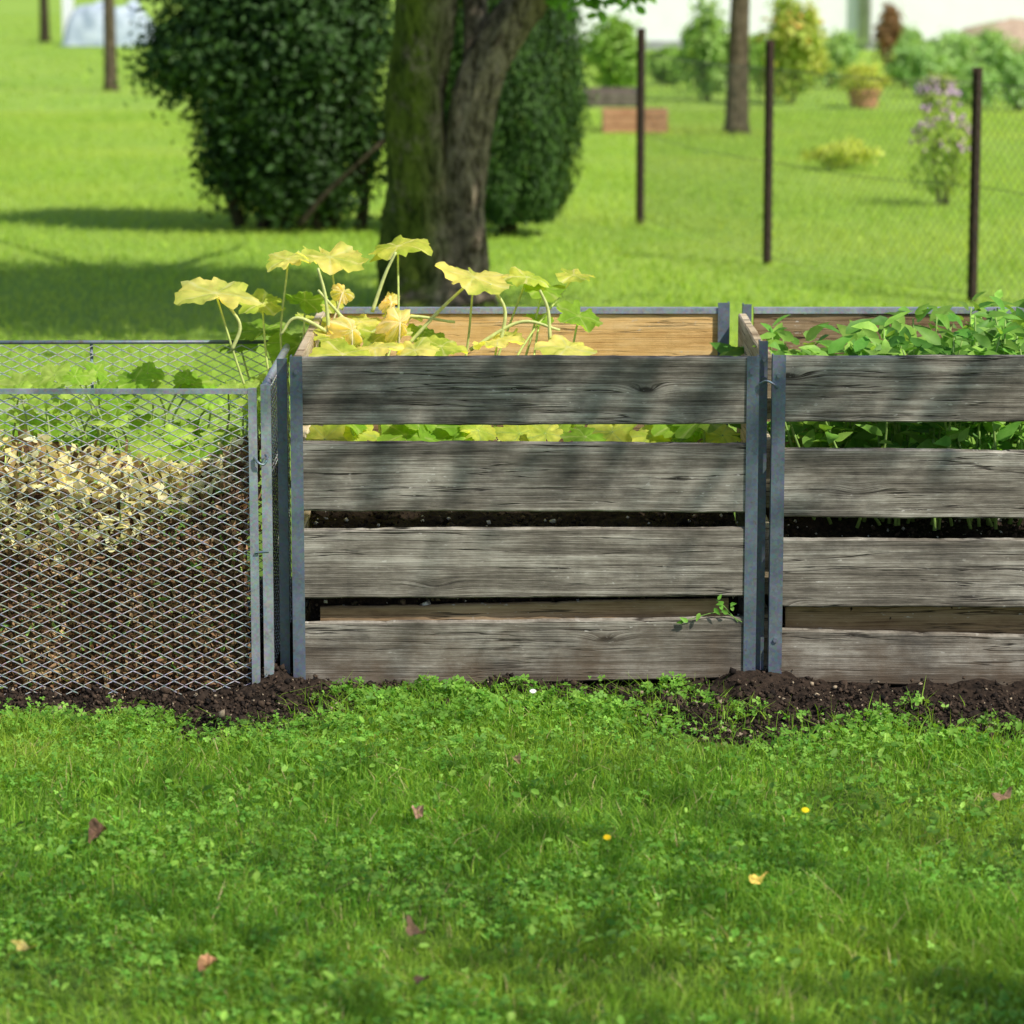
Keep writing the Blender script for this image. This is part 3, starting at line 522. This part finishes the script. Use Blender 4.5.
def crown(name, parent, cen, rad, n, leaf, cA, cB, clumps=60, cs=.28, mat='leaf', shell=.55, seed=0, tv=OVAL, tf=OVF):
    r = np.random.default_rng(seed); d = r.normal(size=(clumps, 3)); d /= np.linalg.norm(d, axis=1)[:, None]
    cc = np.array(cen)+d*(r.random((clumps, 1))**(1-shell)*.88)*np.array(rad); k = r.integers(0, clumps, n)
    p = cc[k]+r.normal(size=(n, 3))*cs*np.array(rad)*.6*r.uniform(.6, 1.5, (clumps, 1))[k]; nr = (p-np.array(cen))/np.array(rad)+r.normal(0, .6, (n, 3))+[0, 0, .4]
    ct = r.random(clumps)[:, None]; t = np.clip(ct[k]*.6+r.random((n, 1))*.5, 0, 1); c = (np.array(cA)*(1-t)+np.array(cB)*t)*(1+r.normal(0, .12, (n, 1)))
    p[:, 2] = np.maximum(p[:, 2], .03+.1*r.random(n)); v, f = scatter(tv, tf, p, basis(nr, r.random(n)*6.28), r.uniform(.6, 1.3, n)*leaf)
    v[:, 2] = np.maximum(v[:, 2], .005)
    return mesh(name, v, f, MT[mat], parent, np.repeat(np.clip(c, .002, 1), len(tv), 0))
# big forked tree
TY = 15.4; tg = P(437, 300, TY); tr = root('forked_tree', (tg[0], TY, 0), 'old forked tree with mossy dark bark standing behind the middle bin', 'tree')
pxr = TY/F
ax = spline([P(430, 306, TY), P(420, 240, TY), P(419, 190, TY), P(415, 120, TY), P(419, 60, TY), P(428, -40, TY), P(440, -180, TY-.1), P(420, -360, TY-.3)], 80)
q = B(); q.tube(ax, np.interp(np.linspace(0, 1, 80), [0, .05, .16, .4, .7, 1], [62*pxr, 46*pxr, 36*pxr, 30*pxr, 29*pxr, 17*pxr]), 36, nz=.16); q.build('trunk', MT['bark'], tr, smooth=True)
ax = spline([P(450, 306, TY+.05), P(461, 240, TY+.02), P(463, 170, TY), P(474, 100, TY), P(497, 45, TY), P(526, 0, TY), P(572, -60, TY), P(650, -160, TY-.2), P(720, -330, TY-.3)], 80)
q = B(); q.tube(ax, np.interp(np.linspace(0, 1, 80), [0, .06, .18, .4, .6, 1], [48*pxr, 31*pxr, 23*pxr, 23*pxr, 20*pxr, 11*pxr]), 30, nz=.18); q.build('trunk', MT['bark'], tr, smooth=True)
q = B(); q.tube(spline([P(474, 90, TY), P(476, 30, TY+.1), P(470, -60, TY+.3), P(430, -200, TY+.8)], 16), np.linspace(15*pxr, 8*pxr, 16), 12, nz=.12)
q.tube(spline([P(560, -60, TY), P(590, -30, TY-.1), P(622, -14, TY-.15), P(636, -2, TY-.2)], 14), np.linspace(.02, .006, 14), 8)
for a_ in range(7):
    an = a_*.9; s0 = P(430, -170-18*a_, TY); q.tube(spline([s0, s0+np.array([math.cos(an)*.8, math.sin(an)*.8, .45]), s0+np.array([math.cos(an)*1.8, math.sin(an)*1.8, 1.0])], 12), np.linspace(.06, .015, 12), 8, nz=.06)
q.build('branch', MT['bark'], tr, smooth=True)
crown('crown', tr, (.15, 13.4, 4.2), (2.8, 1.7, 1.3), 30000, .11, (.05, .13, .02), (.12, .24, .04), 170, .26, seed=3)
lp = np.vstack([P(x_, y_, TY-.15)+rng.normal(0, .02, (9, 3)) for x_, y_ in [(560, -2), (572, -8), (586, 0), (598, 2), (612, -2), (624, 4), (632, -4), (604, -12), (578, 8), (545, -12), (640, -8)]]); n = len(lp)
v, f = scatter(OVAL, OVF, lp, basis(rdir(n)+[0, -.5, .5], rng.random(n)*6), rng.uniform(.05, .09, n)); mesh('hanging_twig', v, f, MT['leaf'], tr, np.repeat(vary((.12, .3, .04), (.24, .44, .08), n), 6, 0))
# overhanging fruit tree right of the camera (out of frame, shades the lawn)
ft = root('fruit_tree', (3.3, 2.9, 0), 'fruit tree at the near right whose loose crown dapples the lawn with shade', 'tree')
q = B(); q.tube(spline([(3.3, 2.9, -.05), (3.25, 2.9, 1.0), (3.15, 3.0, 2.2), (3.0, 3.2, 3.4)], 20), np.linspace(.13, .07, 20), 14, nz=.06); q.build('trunk', MT['bark_dark'], ft, smooth=True)
q = B()
for a_ in range(9):
    an = a_*.7; s0 = np.array([3.1, 3.1, 2.5+a_*.12]); q.tube(spline([s0, s0+np.array([math.cos(an)*.8, math.sin(an)*.6, .6]), s0+np.array([math.cos(an)*1.6, math.sin(an)*1.0, 1.2])], 10), np.linspace(.02, .006, 10), 7)
q.tube(spline([(3.05, 3.15, 3.1), (2.9, 4.2, 3.9), (2.5, 5.14, 4.46)], 12), np.linspace(.014, .005, 12), 7)
q.build('branch', MT['bark_dark'], ft, smooth=True)
crown('crown', ft, (2.95, 3.45, 4.3), (2.1, 1.2, .8), 1100, .08, (.04, .12, .015), (.09, .2, .03), 34, .32, seed=8)
crown('crown', ft, (2.6, 5.15, 4.46), (1.15, .15, .10), 620, .06, (.04, .12, .015), (.09, .2, .03), 24, .55, seed=18)  # unseen thin leaf band, added to cast shade on the top planks
# laurel shrub (left)
ly = 19.6; lc = P(275, 90, ly)
ls = root('evergreen_shrub', (lc[0], ly, 0), 'large dark evergreen shrub with several stems left of the forked tree', 'shrub')
crown('foliage', ls, (lc[0]+.05, ly, 1.3), (.70, .75, 1.15), 42000, .050, (.015, .042, .01), (.06, .13, .028), 170, .22, 'dark_leaf', .62, seed=4)
crown('foliage', ls, (lc[0]+.10, ly+.05, .5), (.60, .5, .52), 24000, .048, (.015, .04, .008), (.05, .11, .022), 90, .25, 'dark_leaf', .5, seed=6)
crown('foliage', ls, (lc[0]-.50, ly-.05, 1.05), (.33, .35, .30), 5000, .045, (.02, .06, .012), (.08, .17, .03), 26, .36, 'dark_leaf', .5, seed=7)
crown('foliage', ls, (lc[0]-.52, ly-.1, 1.6), (.34, .3, .26), 4000, .045, (.02, .06, .012), (.08, .17, .03), 20, .36, 'dark_leaf', .5, seed=9)
q = B()
for pts in ([(262, 228), (268, 190), (255, 120)], [(285, 230), (292, 180), (310, 100)], [(240, 226), (225, 180), (205, 120)], [(330, 226), (345, 190), (384, 140)], [(318, 230), (318, 180), (330, 110)], [(360, 228), (364, 190), (350, 120)]):
    q.tube(spline([P(x_, y_, ly-.05) for x_, y_ in pts], 12), np.linspace(.04, .02, 12), 8, nz=.08)
q.tube(spline([P(300, 226, ly-.4), P(325, 195, ly-.45), P(384, 140, ly-.5)], 12), np.linspace(.022, .012, 12), 8, nz=.08)
q.build('stem', MT['bark_dark'], ls, smooth=True)
# conifer
cy = 19.3; cc_ = P(508, 100, cy); cf = root('conifer', (cc_[0], cy, 0), 'rounded dark green conifer just right of and behind the forked tree', 'conifer')
n = 46000; tt = rng.random(n); z = .06+tt*1.95; pr_ = np.interp(tt, [0, .08, .35, .6, .85, 1], [.26, .34, .44, .41, .25, .04]); an = rng.random(n)*2*PI
lump = 1+.06*np.sin(an*7+z*5)+.05*np.sin(an*13-z*11)+.07*rng.normal(size=n); rr = pr_*lump*(1-.5*rng.random(n)**3)
p = np.stack([cc_[0]+rr*np.cos(an), cy+rr*np.sin(an), z], 1); nr = np.stack([np.cos(an), np.sin(an), np.full(n, .25)], 1)+rng.normal(0, .45, (n, 3))
v, f = scatter(OVAL*[.5, 1, 1], OVF, p, basis(nr, rng.normal(0, .6, n)), rng.uniform(.03, .055, n)); mesh('foliage', v, f, MT['dark_leaf'], cf, np.repeat(vary((.02, .055, .012), (.085, .18, .03), n, .2), 6, 0))
q = B(); q.tube([(cc_[0], cy, -.02), (cc_[0], cy, 1.3)], [.06, .03], 10); q.build('trunk', MT['bark_dark'], cf)
# slim trees
def slim(px, py, wpx, label, name='slim_tree', cr=True, topz=3.6, mat='bark2', lean=0):
    g = G(px, py); r = wpx/2*math.hypot(g[1], CH)/F; o = root(name, g, label, 'tree')
    q = B(); q.tube(spline([g+[0, 0, -.03], g+[lean*.3, 0, 1.0], g+[lean, 0, 2.2], g+[lean, 0, topz]], 24), np.interp(np.linspace(0, 1, 24), [0, .04, .2, 1], [r*1.5, r*1.15, r, r*.6]), 14, nz=.06); q.build('trunk', MT[mat], o, smooth=True)
    if cr: crown('crown', o, (g[0], g[1], topz+.9), (1.5, 1.5, 1.2), 3500, .11, (.05, .13, .02), (.11, .22, .03), 50, .25, seed=int(px))
    return o
slim(736, 133, 21, 'slim straight tree trunk beyond the wire fence, right of the planters', lean=.06)
slim(111, 90, 12, 'thin pale tree trunk on the far lawn at the left')
slim(45, 42, 9, 'thin dark tree trunk at the far left beside the pale tarpaulin', topz=4.5, mat='bark_dark')
# ------------------------------------------------------------------ wire fence
fg = [G(640, 222), G(767, 263), G(972, 299)]; d_ = fg[2]-fg[1]; fg.append(fg[2]+d_/np.linalg.norm(d_)*2.4)
fr = root('wire_fence', fg[0], 'thin wire garden fence on dark rusty steel posts at the right', 'fence')
for i, g in enumerate(fg):
    q = B(); hgt = [1.2, 1.2, 1.12, 1.15][i]; w_ = [.026, .024, .024, .024][i]
    q.box((g[0]-w_, g[1]-.004, -.05), (g[0]+w_, g[1]+.004, hgt)); q.box((g[0]-.004, g[1]-.03, -.05), (g[0]+.004, g[1]-.0045, hgt-.003)); q.build('post', MT['rust'], fr)
q = B()
for i in range(3):
    A_, B_ = fg[i], fg[i+1]
    for z_ in (.03, .55, 1.05): q.tube(spline([A_+[0, -.035, z_], (A_+B_)/2+[0, -.035, z_-.02], B_+[0, -.035, z_]], 8), .0018, 4, cap=False)
    L_ = np.linalg.norm(B_-A_); k = int(L_/.06)
    for j in range(-17, k):
        for sgn in (1, -1):
            t0 = max(j, 0); t1 = min(j+17, k)
            if t1 <= t0: continue
            za = (t0-j)/17*1.02+.03; zb = (t1-j)/17*1.02+.03
            if sgn < 0: za, zb = 1.08-za, 1.08-zb
            q.tube([A_+(B_-A_)*(t0/k)+[0, -.035, za], A_+(B_-A_)*(t1/k)+[0, -.035, zb]], .0011, 3, cap=False)
q.build('netting', MT['wire'], fr)
# ------------------------------------------------------------------ planters, beds, bushes
MT['terra'] = nmat('terracotta', (.42, .2, .11), (.56, .3, .17), 12, .8); MT['plaster'] = nmat('white_plaster', (.86, .86, .88), (.92, .92, .93), 3, .8, bump=.1)
MT['slate'] = nmat('dark_timber', (.12, .10, .08), (.22, .18, .15), 10, .85); MT['tile'] = nmat('roof_tile', (.2, .09, .06), (.32, .16, .1), 6, .8)
MT['glass'] = nmat('window_glass', (.05, .06, .07), (.08, .09, .1), 2, .1, spec=.6); MT['tarp'] = nmat('tarpaulin', (.30, .37, .46), (.55, .62, .70), 5, .5, bump=.6, dist=.05)
MT['soilb'] = nmat('mulch', (.06, .04, .03), (.16, .11, .08), 20, .95); MT['grey'] = nmat('grey_stone', (.3, .3, .31), (.45, .45, .46), 3, .8, bump=.1)
def trough(px0, px1, py, pt, name, label, cat, mat, dpt=.5, slats=3):
    a_, b_ = G(px0, py), G(px1, py); h_ = (py-pt)*a_[1]/F; o = root(name, ((a_[0]+b_[0])/2, a_[1]+dpt/2, 0), label, cat); t = .03
    x_0, x_1, y0_, y1_ = a_[0], b_[0], a_[1], a_[1]+dpt
    for k in range(slats):
        z0_, z1_ = h_*k/slats+.004, h_*(k+1)/slats-.004
        q = B(); q.box((x_0, y0_, z0_), (x_1, y0_+t, z1_)); q.box((x_0, y1_-t, z0_), (x_1, y1_, z1_)); q.box((x_0, y0_+t, z0_), (x_0+t, y1_-t, z1_)); q.box((x_1-t, y0_+t, z0_), (x_1, y1_-t, z1_)); q.build('board', MT[mat], o)
    q = B(); q.box((x_0+t+.002, y0_+t+.002, 0), (x_1-t-.002, y1_-t-.002, h_*.85)); q.build('soil_fill', MT['soilb'], o)
    return o
trough(603, 668, 133, 110, 'planter', 'low reddish brown planter box on the lawn beyond the fence', 'planter', 'terra', .4)
trough(586, 640, 106, 92, 'raised_bed', 'dark raised garden bed behind the reddish planter', 'raised bed', 'slate', 1.2)
def bush(px, py, wpx, hpx, name, label, cat, cA, cB, n=2600, leaf=.06, flowers=None, grp=None, up=0, m=60):
    g = G(px, py); k = math.hypot(g[1], CH)/F; rx, rz = wpx*k/2, hpx*k/2; o = root(name, g, label, cat, grp)
    cz = rz*1.0+up; crown('foliage', o, (g[0], g[1]+rx*.5, cz), (rx, rx*.8, rz), n, leaf, cA, cB, 34, .3, seed=int(px*3+py))
    q = B()
    for j in range(5): a_ = j*1.3; q.tube([g+[math.cos(a_)*.03, rx*.5+math.sin(a_)*.03, -.01], (g[0]+math.cos(a_)*rx*.5, g[1]+rx*.5+math.sin(a_)*rx*.4, cz+rz*.3)], [.012, .006], 5, (.16, .15, .07))
    q.build('stem', MT['stem'], o)
    if flowers is not None:
        d = rdir(m); d[:, 2] = np.abs(d[:, 2]); p = np.array([g[0], g[1]+rx*.5, cz])+d*np.array([rx, rx*.8, rz])*rng.uniform(.75, 1.12, (m, 1))
        v, f = scatter(OCT, OCF, p, basis(rdir(m), rng.random(m)), rng.uniform(.025, .05, m)*(g[1]/21)); prop(mesh('flowers', v, f, MT['crumb'], o, np.repeat(vary(flowers, flowers, m, .15), 6, 0)), kind='stuff')
    return o
LG, MG = (.22, .40, .07), (.36, .54, .12)
bush(945, 205, 66, 104, 'flowering_bush', 'airy bush with small purple flowers beside the rightmost fence post', 'bush', (.28, .44, .07), (.46, .58, .12), 900, .045, (.60, .36, .60), m=70)
bush(840, 170, 74, 28, 'low_plant', 'low clump of yellow green plants alone on the far lawn', 'plant', (.45, .56, .07), (.7, .74, .16), 1200, .05)
bush(615, 92, 62, 72, 'garden_bush', 'soft green bush just left of the leftmost fence post', 'bush', LG, MG, 3000, .09)
bush(708, 100, 52, 100, 'garden_bush', 'light green leafy bush left of the slim tree trunk', 'bush', (.24, .42, .09), (.42, .6, .18), 3000, .09)
bush(668, 84, 40, 34, 'garden_bush', 'small green bush low in front of the white wall', 'bush', LG, MG, 1500, .09)
bush(792, 104, 66, 108, 'garden_bush', 'tall yellow green bush right of the slim tree trunk', 'bush', (.34, .5, .08), (.6, .62, .16), 3600, .09, (.85, .5, .15), m=40)
bush(832, 88, 40, 46, 'garden_bush', 'pale green bush between the tall bush and the potted plant', 'bush', LG, (.44, .6, .24), 1800, .08)
bush(762, 92, 44, 56, 'garden_bush', 'mid green bush just behind the slim tree trunk', 'bush', LG, MG, 1800, .08)
bush(888, 68, 24, 64, 'small_conifer', 'small rusty brown conifer by the white house wall', 'conifer', (.2, .11, .05), (.4, .25, .12), 2600, .07)
bush(938, 112, 40, 34, 'garden_bush', 'low bush dotted with mauve flowers in front of the vegetable patch', 'bush', (.3, .42, .12), (.5, .58, .2), 1000, .07, (.66, .45, .68), m=90)
g = G(866, 108); pr_ = root('potted_plant', g, 'yellow green plant in a terracotta pot in front of the vegetable patch', 'potted plant'); k = g[1]/F
q = B(); q.tube([g+[0, .2, 0], g+[0, .2, 14*k], g+[0, .2, 14.2*k], g+[0, .2, 18*k]], [13*k, 16*k, 18*k, 18*k], 20); q.build('pot', MT['terra'], pr_)
crown('foliage', pr_, (g[0], g[1]+.2, 28*k), (27*k, 22*k, 13*k), 1500, .06, (.4, .5, .06), (.68, .7, .18), 22, .3, seed=9)
for i, (px, py, wp, hp_) in enumerate([(905, 88, 34, 40), (930, 96, 40, 50), (958, 84, 36, 46), (978, 106, 40, 40), (1005, 92, 44, 48), (1020, 110, 34, 46), (915, 70, 36, 36), (945, 66, 40, 36), (1040, 84, 40, 42), (900, 60, 40, 34), (990, 72, 50, 40), (840, 66, 40, 34)]):
    bush(px, py, wp, hp_, 'vegetable_plant', 'leafy vegetable plant in the bright patch at the far right', 'plant', (.24, .44, .12), (.48, .66, .28), 1300, .08, grp='vegetable plants in the far right patch')
# soil heap / bed
a_ = G(950, 62)
th = np.linspace(0, 2*PI, 28, endpoint=False); V = []
for r_, z_ in ((1, 0), (.85, .25), (.6, .46), (.3, .58), (.02, .62)):
    V.append(np.stack([a_[0]+1.15+np.cos(th)*1.25*r_*(1+.05*rng.normal(size=28)), a_[1]+1.3+np.sin(th)*1.2*r_, np.full(28, z_)+rng.normal(0, .015, 28)-.01], 1))
f = [(i*28+j, i*28+(j+1) % 28, (i+1)*28+(j+1) % 28, (i+1)*28+j) for i in range(4) for j in range(28)]
MT['heapsoil'] = nmat('sandy_soil', (.36, .25, .17), (.55, .42, .3), 8, .95)
prop(mesh('soil_heap', np.vstack(V), f, MT['heapsoil'], smooth=True), 'sandy brown heap of soil in front of the white wall at the far right', 'soil heap')
# house
HY = 55.0; hx0, hx1 = (560-512)/F*HY, 19.0
ho = root('house', ((hx0+hx1)/2, HY+4, 0), 'long white rendered house behind the bushes at the top right', 'house')
q = B(); q.box((hx0, HY, 0), (hx1, HY+8, 4.6)); q.build('wall', MT['plaster'], ho)
q = B(); q.box((hx0-.03, HY-.03, 0), (hx1+.03, HY-.003, .15)); q.build('plinth', MT['grey'], ho)
q = B(); q.add([(hx0-.5, HY-.6, 4.62), (hx1+.5, HY-.6, 4.62), (hx1+.5, HY+8.6, 4.62), (hx0-.5, HY+8.6, 4.62), (hx0-.5, HY+4, 7.4), (hx1+.5, HY+4, 7.4)], [(0, 1, 5, 4), (2, 3, 4, 5), (0, 4, 3), (1, 2, 5), (3, 2, 1, 0)]); q.build('roof', MT['tile'], ho)
for wx_ in (4.2, 8.7, 11.6, 15.2):
    q = B(); q.box((wx_-.65, HY-.05, 2.0), (wx_+.65, HY-.003, 3.3)); o = q.build('window', MT['plaster'], ho); q = B(); q.box((wx_-.55, HY-.06, 2.1), (wx_+.55, HY-.052, 3.2)); o2 = q.build('pane', MT['glass'], None); o2.parent = o; o2.data.transform(__import__('mathutils').Matrix.Translation(-Vector(ho.location)))
q = B(); xx = (860-512)/F*HY; q.tube([(xx, HY-.1, .1), (xx, HY-.1, 4.5)], .11, 10); q.build('drainpipe', MT['grey'], ho, smooth=True)
# pale tarpaulin pile
g = G(108, 46); k = g[1]/F; o = root('covered_pile', (g[0], g[1]+.4, 0), 'low pile under a pale blue grey tarpaulin at the far left edge of the lawn', 'covered pile')
us = np.linspace(-1, 1, 40); vv_ = np.linspace(-1, 1, 24); U, Vv = np.meshgrid(us, vv_); H = (1-np.abs(U)**7)*(1-np.abs(Vv)**5)*(38*k)*(1+.16*sn(U*2, Vv, 3, 80)+.07*sn(U, Vv, 12, 81)); ii = (np.arange(23)[:, None]*40+np.arange(39)[None]).ravel()
mesh('tarpaulin', np.stack([g[0]+U*46*k, g[1]+.5+Vv*.6, H], 2).reshape(-1, 3), np.stack([ii, ii+1, ii+41, ii+40], 1), MT['tarp'], o, smooth=True)
q = B(); q.box((g[0]-36*k, g[1]+.1, 0), (g[0]+36*k, g[1]+.9, 22*k)); q.build('stacked_wood', MT['slate'], o)
g = G(68, 44); q = B(); k = g[1]/F; q.box((g[0]-5*k, g[1], 0), (g[0]+5*k, g[1]+.2, 1.3)); q.box((g[0]-7*k, g[1]-.04, 1.302), (g[0]+7*k, g[1]+.24, 1.38)); prop(q.build('stone_pillar', MT['plaster']), 'white pillar beside the tarpaulin pile at the far left', 'pillar')
# ------------------------------------------------------------------ fallen leaves & flowers
def fallen(px, py, wpx, col, label):
    g = G(px, py); k = math.hypot(g[1], CH)/F
    A = 24; th = np.arange(A)/A*2*PI; V = [np.zeros((1, 3))]; Cc = [np.array([col])*.7]; ph = rng.random(3)*6
    for r in (.35, .7, 1.0):
        lob = 1+.12*r*np.sin(5*th+ph[0])+.08*r*rng.normal(size=A); V.append(np.stack([r*np.cos(th)*lob*.95, r*np.sin(th)*lob*.5, .35*r*r*np.sin(2*th+ph[1])+.12*r*np.sin(5*th+ph[2])+.2*r*r], 1)); Cc.append(np.clip(np.array([col])*(1+rng.normal(0, .25, (A, 1))), .01, 1))
    V = np.vstack(V)*wpx*k*.6; f = [(0, 1+j, 1+(j+1) % A) for j in range(A)]+[(1+m*A+j, 1+(m+1)*A+j, 1+(m+1)*A+(j+1) % A, 1+m*A+(j+1) % A) for m in range(2) for j in range(A)]
    R = basis(np.array([[rng.normal(0, .2), -.3, 1]]), np.array([rng.random()*6]))[0]
    prop(mesh('fallen_leaf', V@R.T+g+[0, 0, .034], f, MT['straw'], cols=np.vstack(Cc)), label, 'fallen leaf', 'fallen leaves on the lawn')
for a_ in [(98, 850, 30, (.30, .17, .10), 'curled brown leaf lying on the lawn at the left'), (208, 986, 26, (.44, .23, .12), 'rust brown leaf near the bottom edge below the wire bin'), (415, 950, 24, (.26, .16, .10), 'dark crumpled leaf in the grass below the middle bin'),
  (418, 829, 20, (.40, .24, .17), 'pinkish brown leaf in the grass below the middle bin'), (758, 897, 20, (.9, .62, .14), 'orange yellow leaf on the lawn at the lower right'), (26, 967, 20, (.9, .68, .22), 'pale yellow leaf at the lower left corner'),
  (1003, 812, 22, (.42, .26, .16), 'brown leaf at the right edge of the lawn'), (422, 1000, 14, (.2, .12, .09), 'tiny dark leaf at the very bottom of the lawn'), (517, 775, 14, (.5, .36, .2), 'small tan leaf in the middle of the lawn')]: fallen(*a_)
def flower(px, py, col, label):
    g = G(px, py); o = root('lawn_flower', g, label, 'flower'); q = B(); q.tube([g, g+[0, 0, .045]], .001, 5, (.12, .25, .04)); q.build('stem', MT['stem'], o)
    an = np.arange(10)/10*6.28; nr = np.tile([0, -.5, 1.], (10, 1)); v, f = scatter(OVAL, OVF, np.tile(g+[0, 0, .048], (10, 1)), basis(nr, an), np.full(10, .0085)); mesh('petals', v, f, MT['straw'], o, np.array(col))
flower(805, 834, (.95, .72, .02), 'small yellow flower in the lawn, the right one of two'); flower(607, 862, (.95, .72, .02), 'small yellow flower in the lawn, the left one of two'); flower(533, 712, (.8, .8, .78), 'tiny white flower at the soil edge below the middle bin')
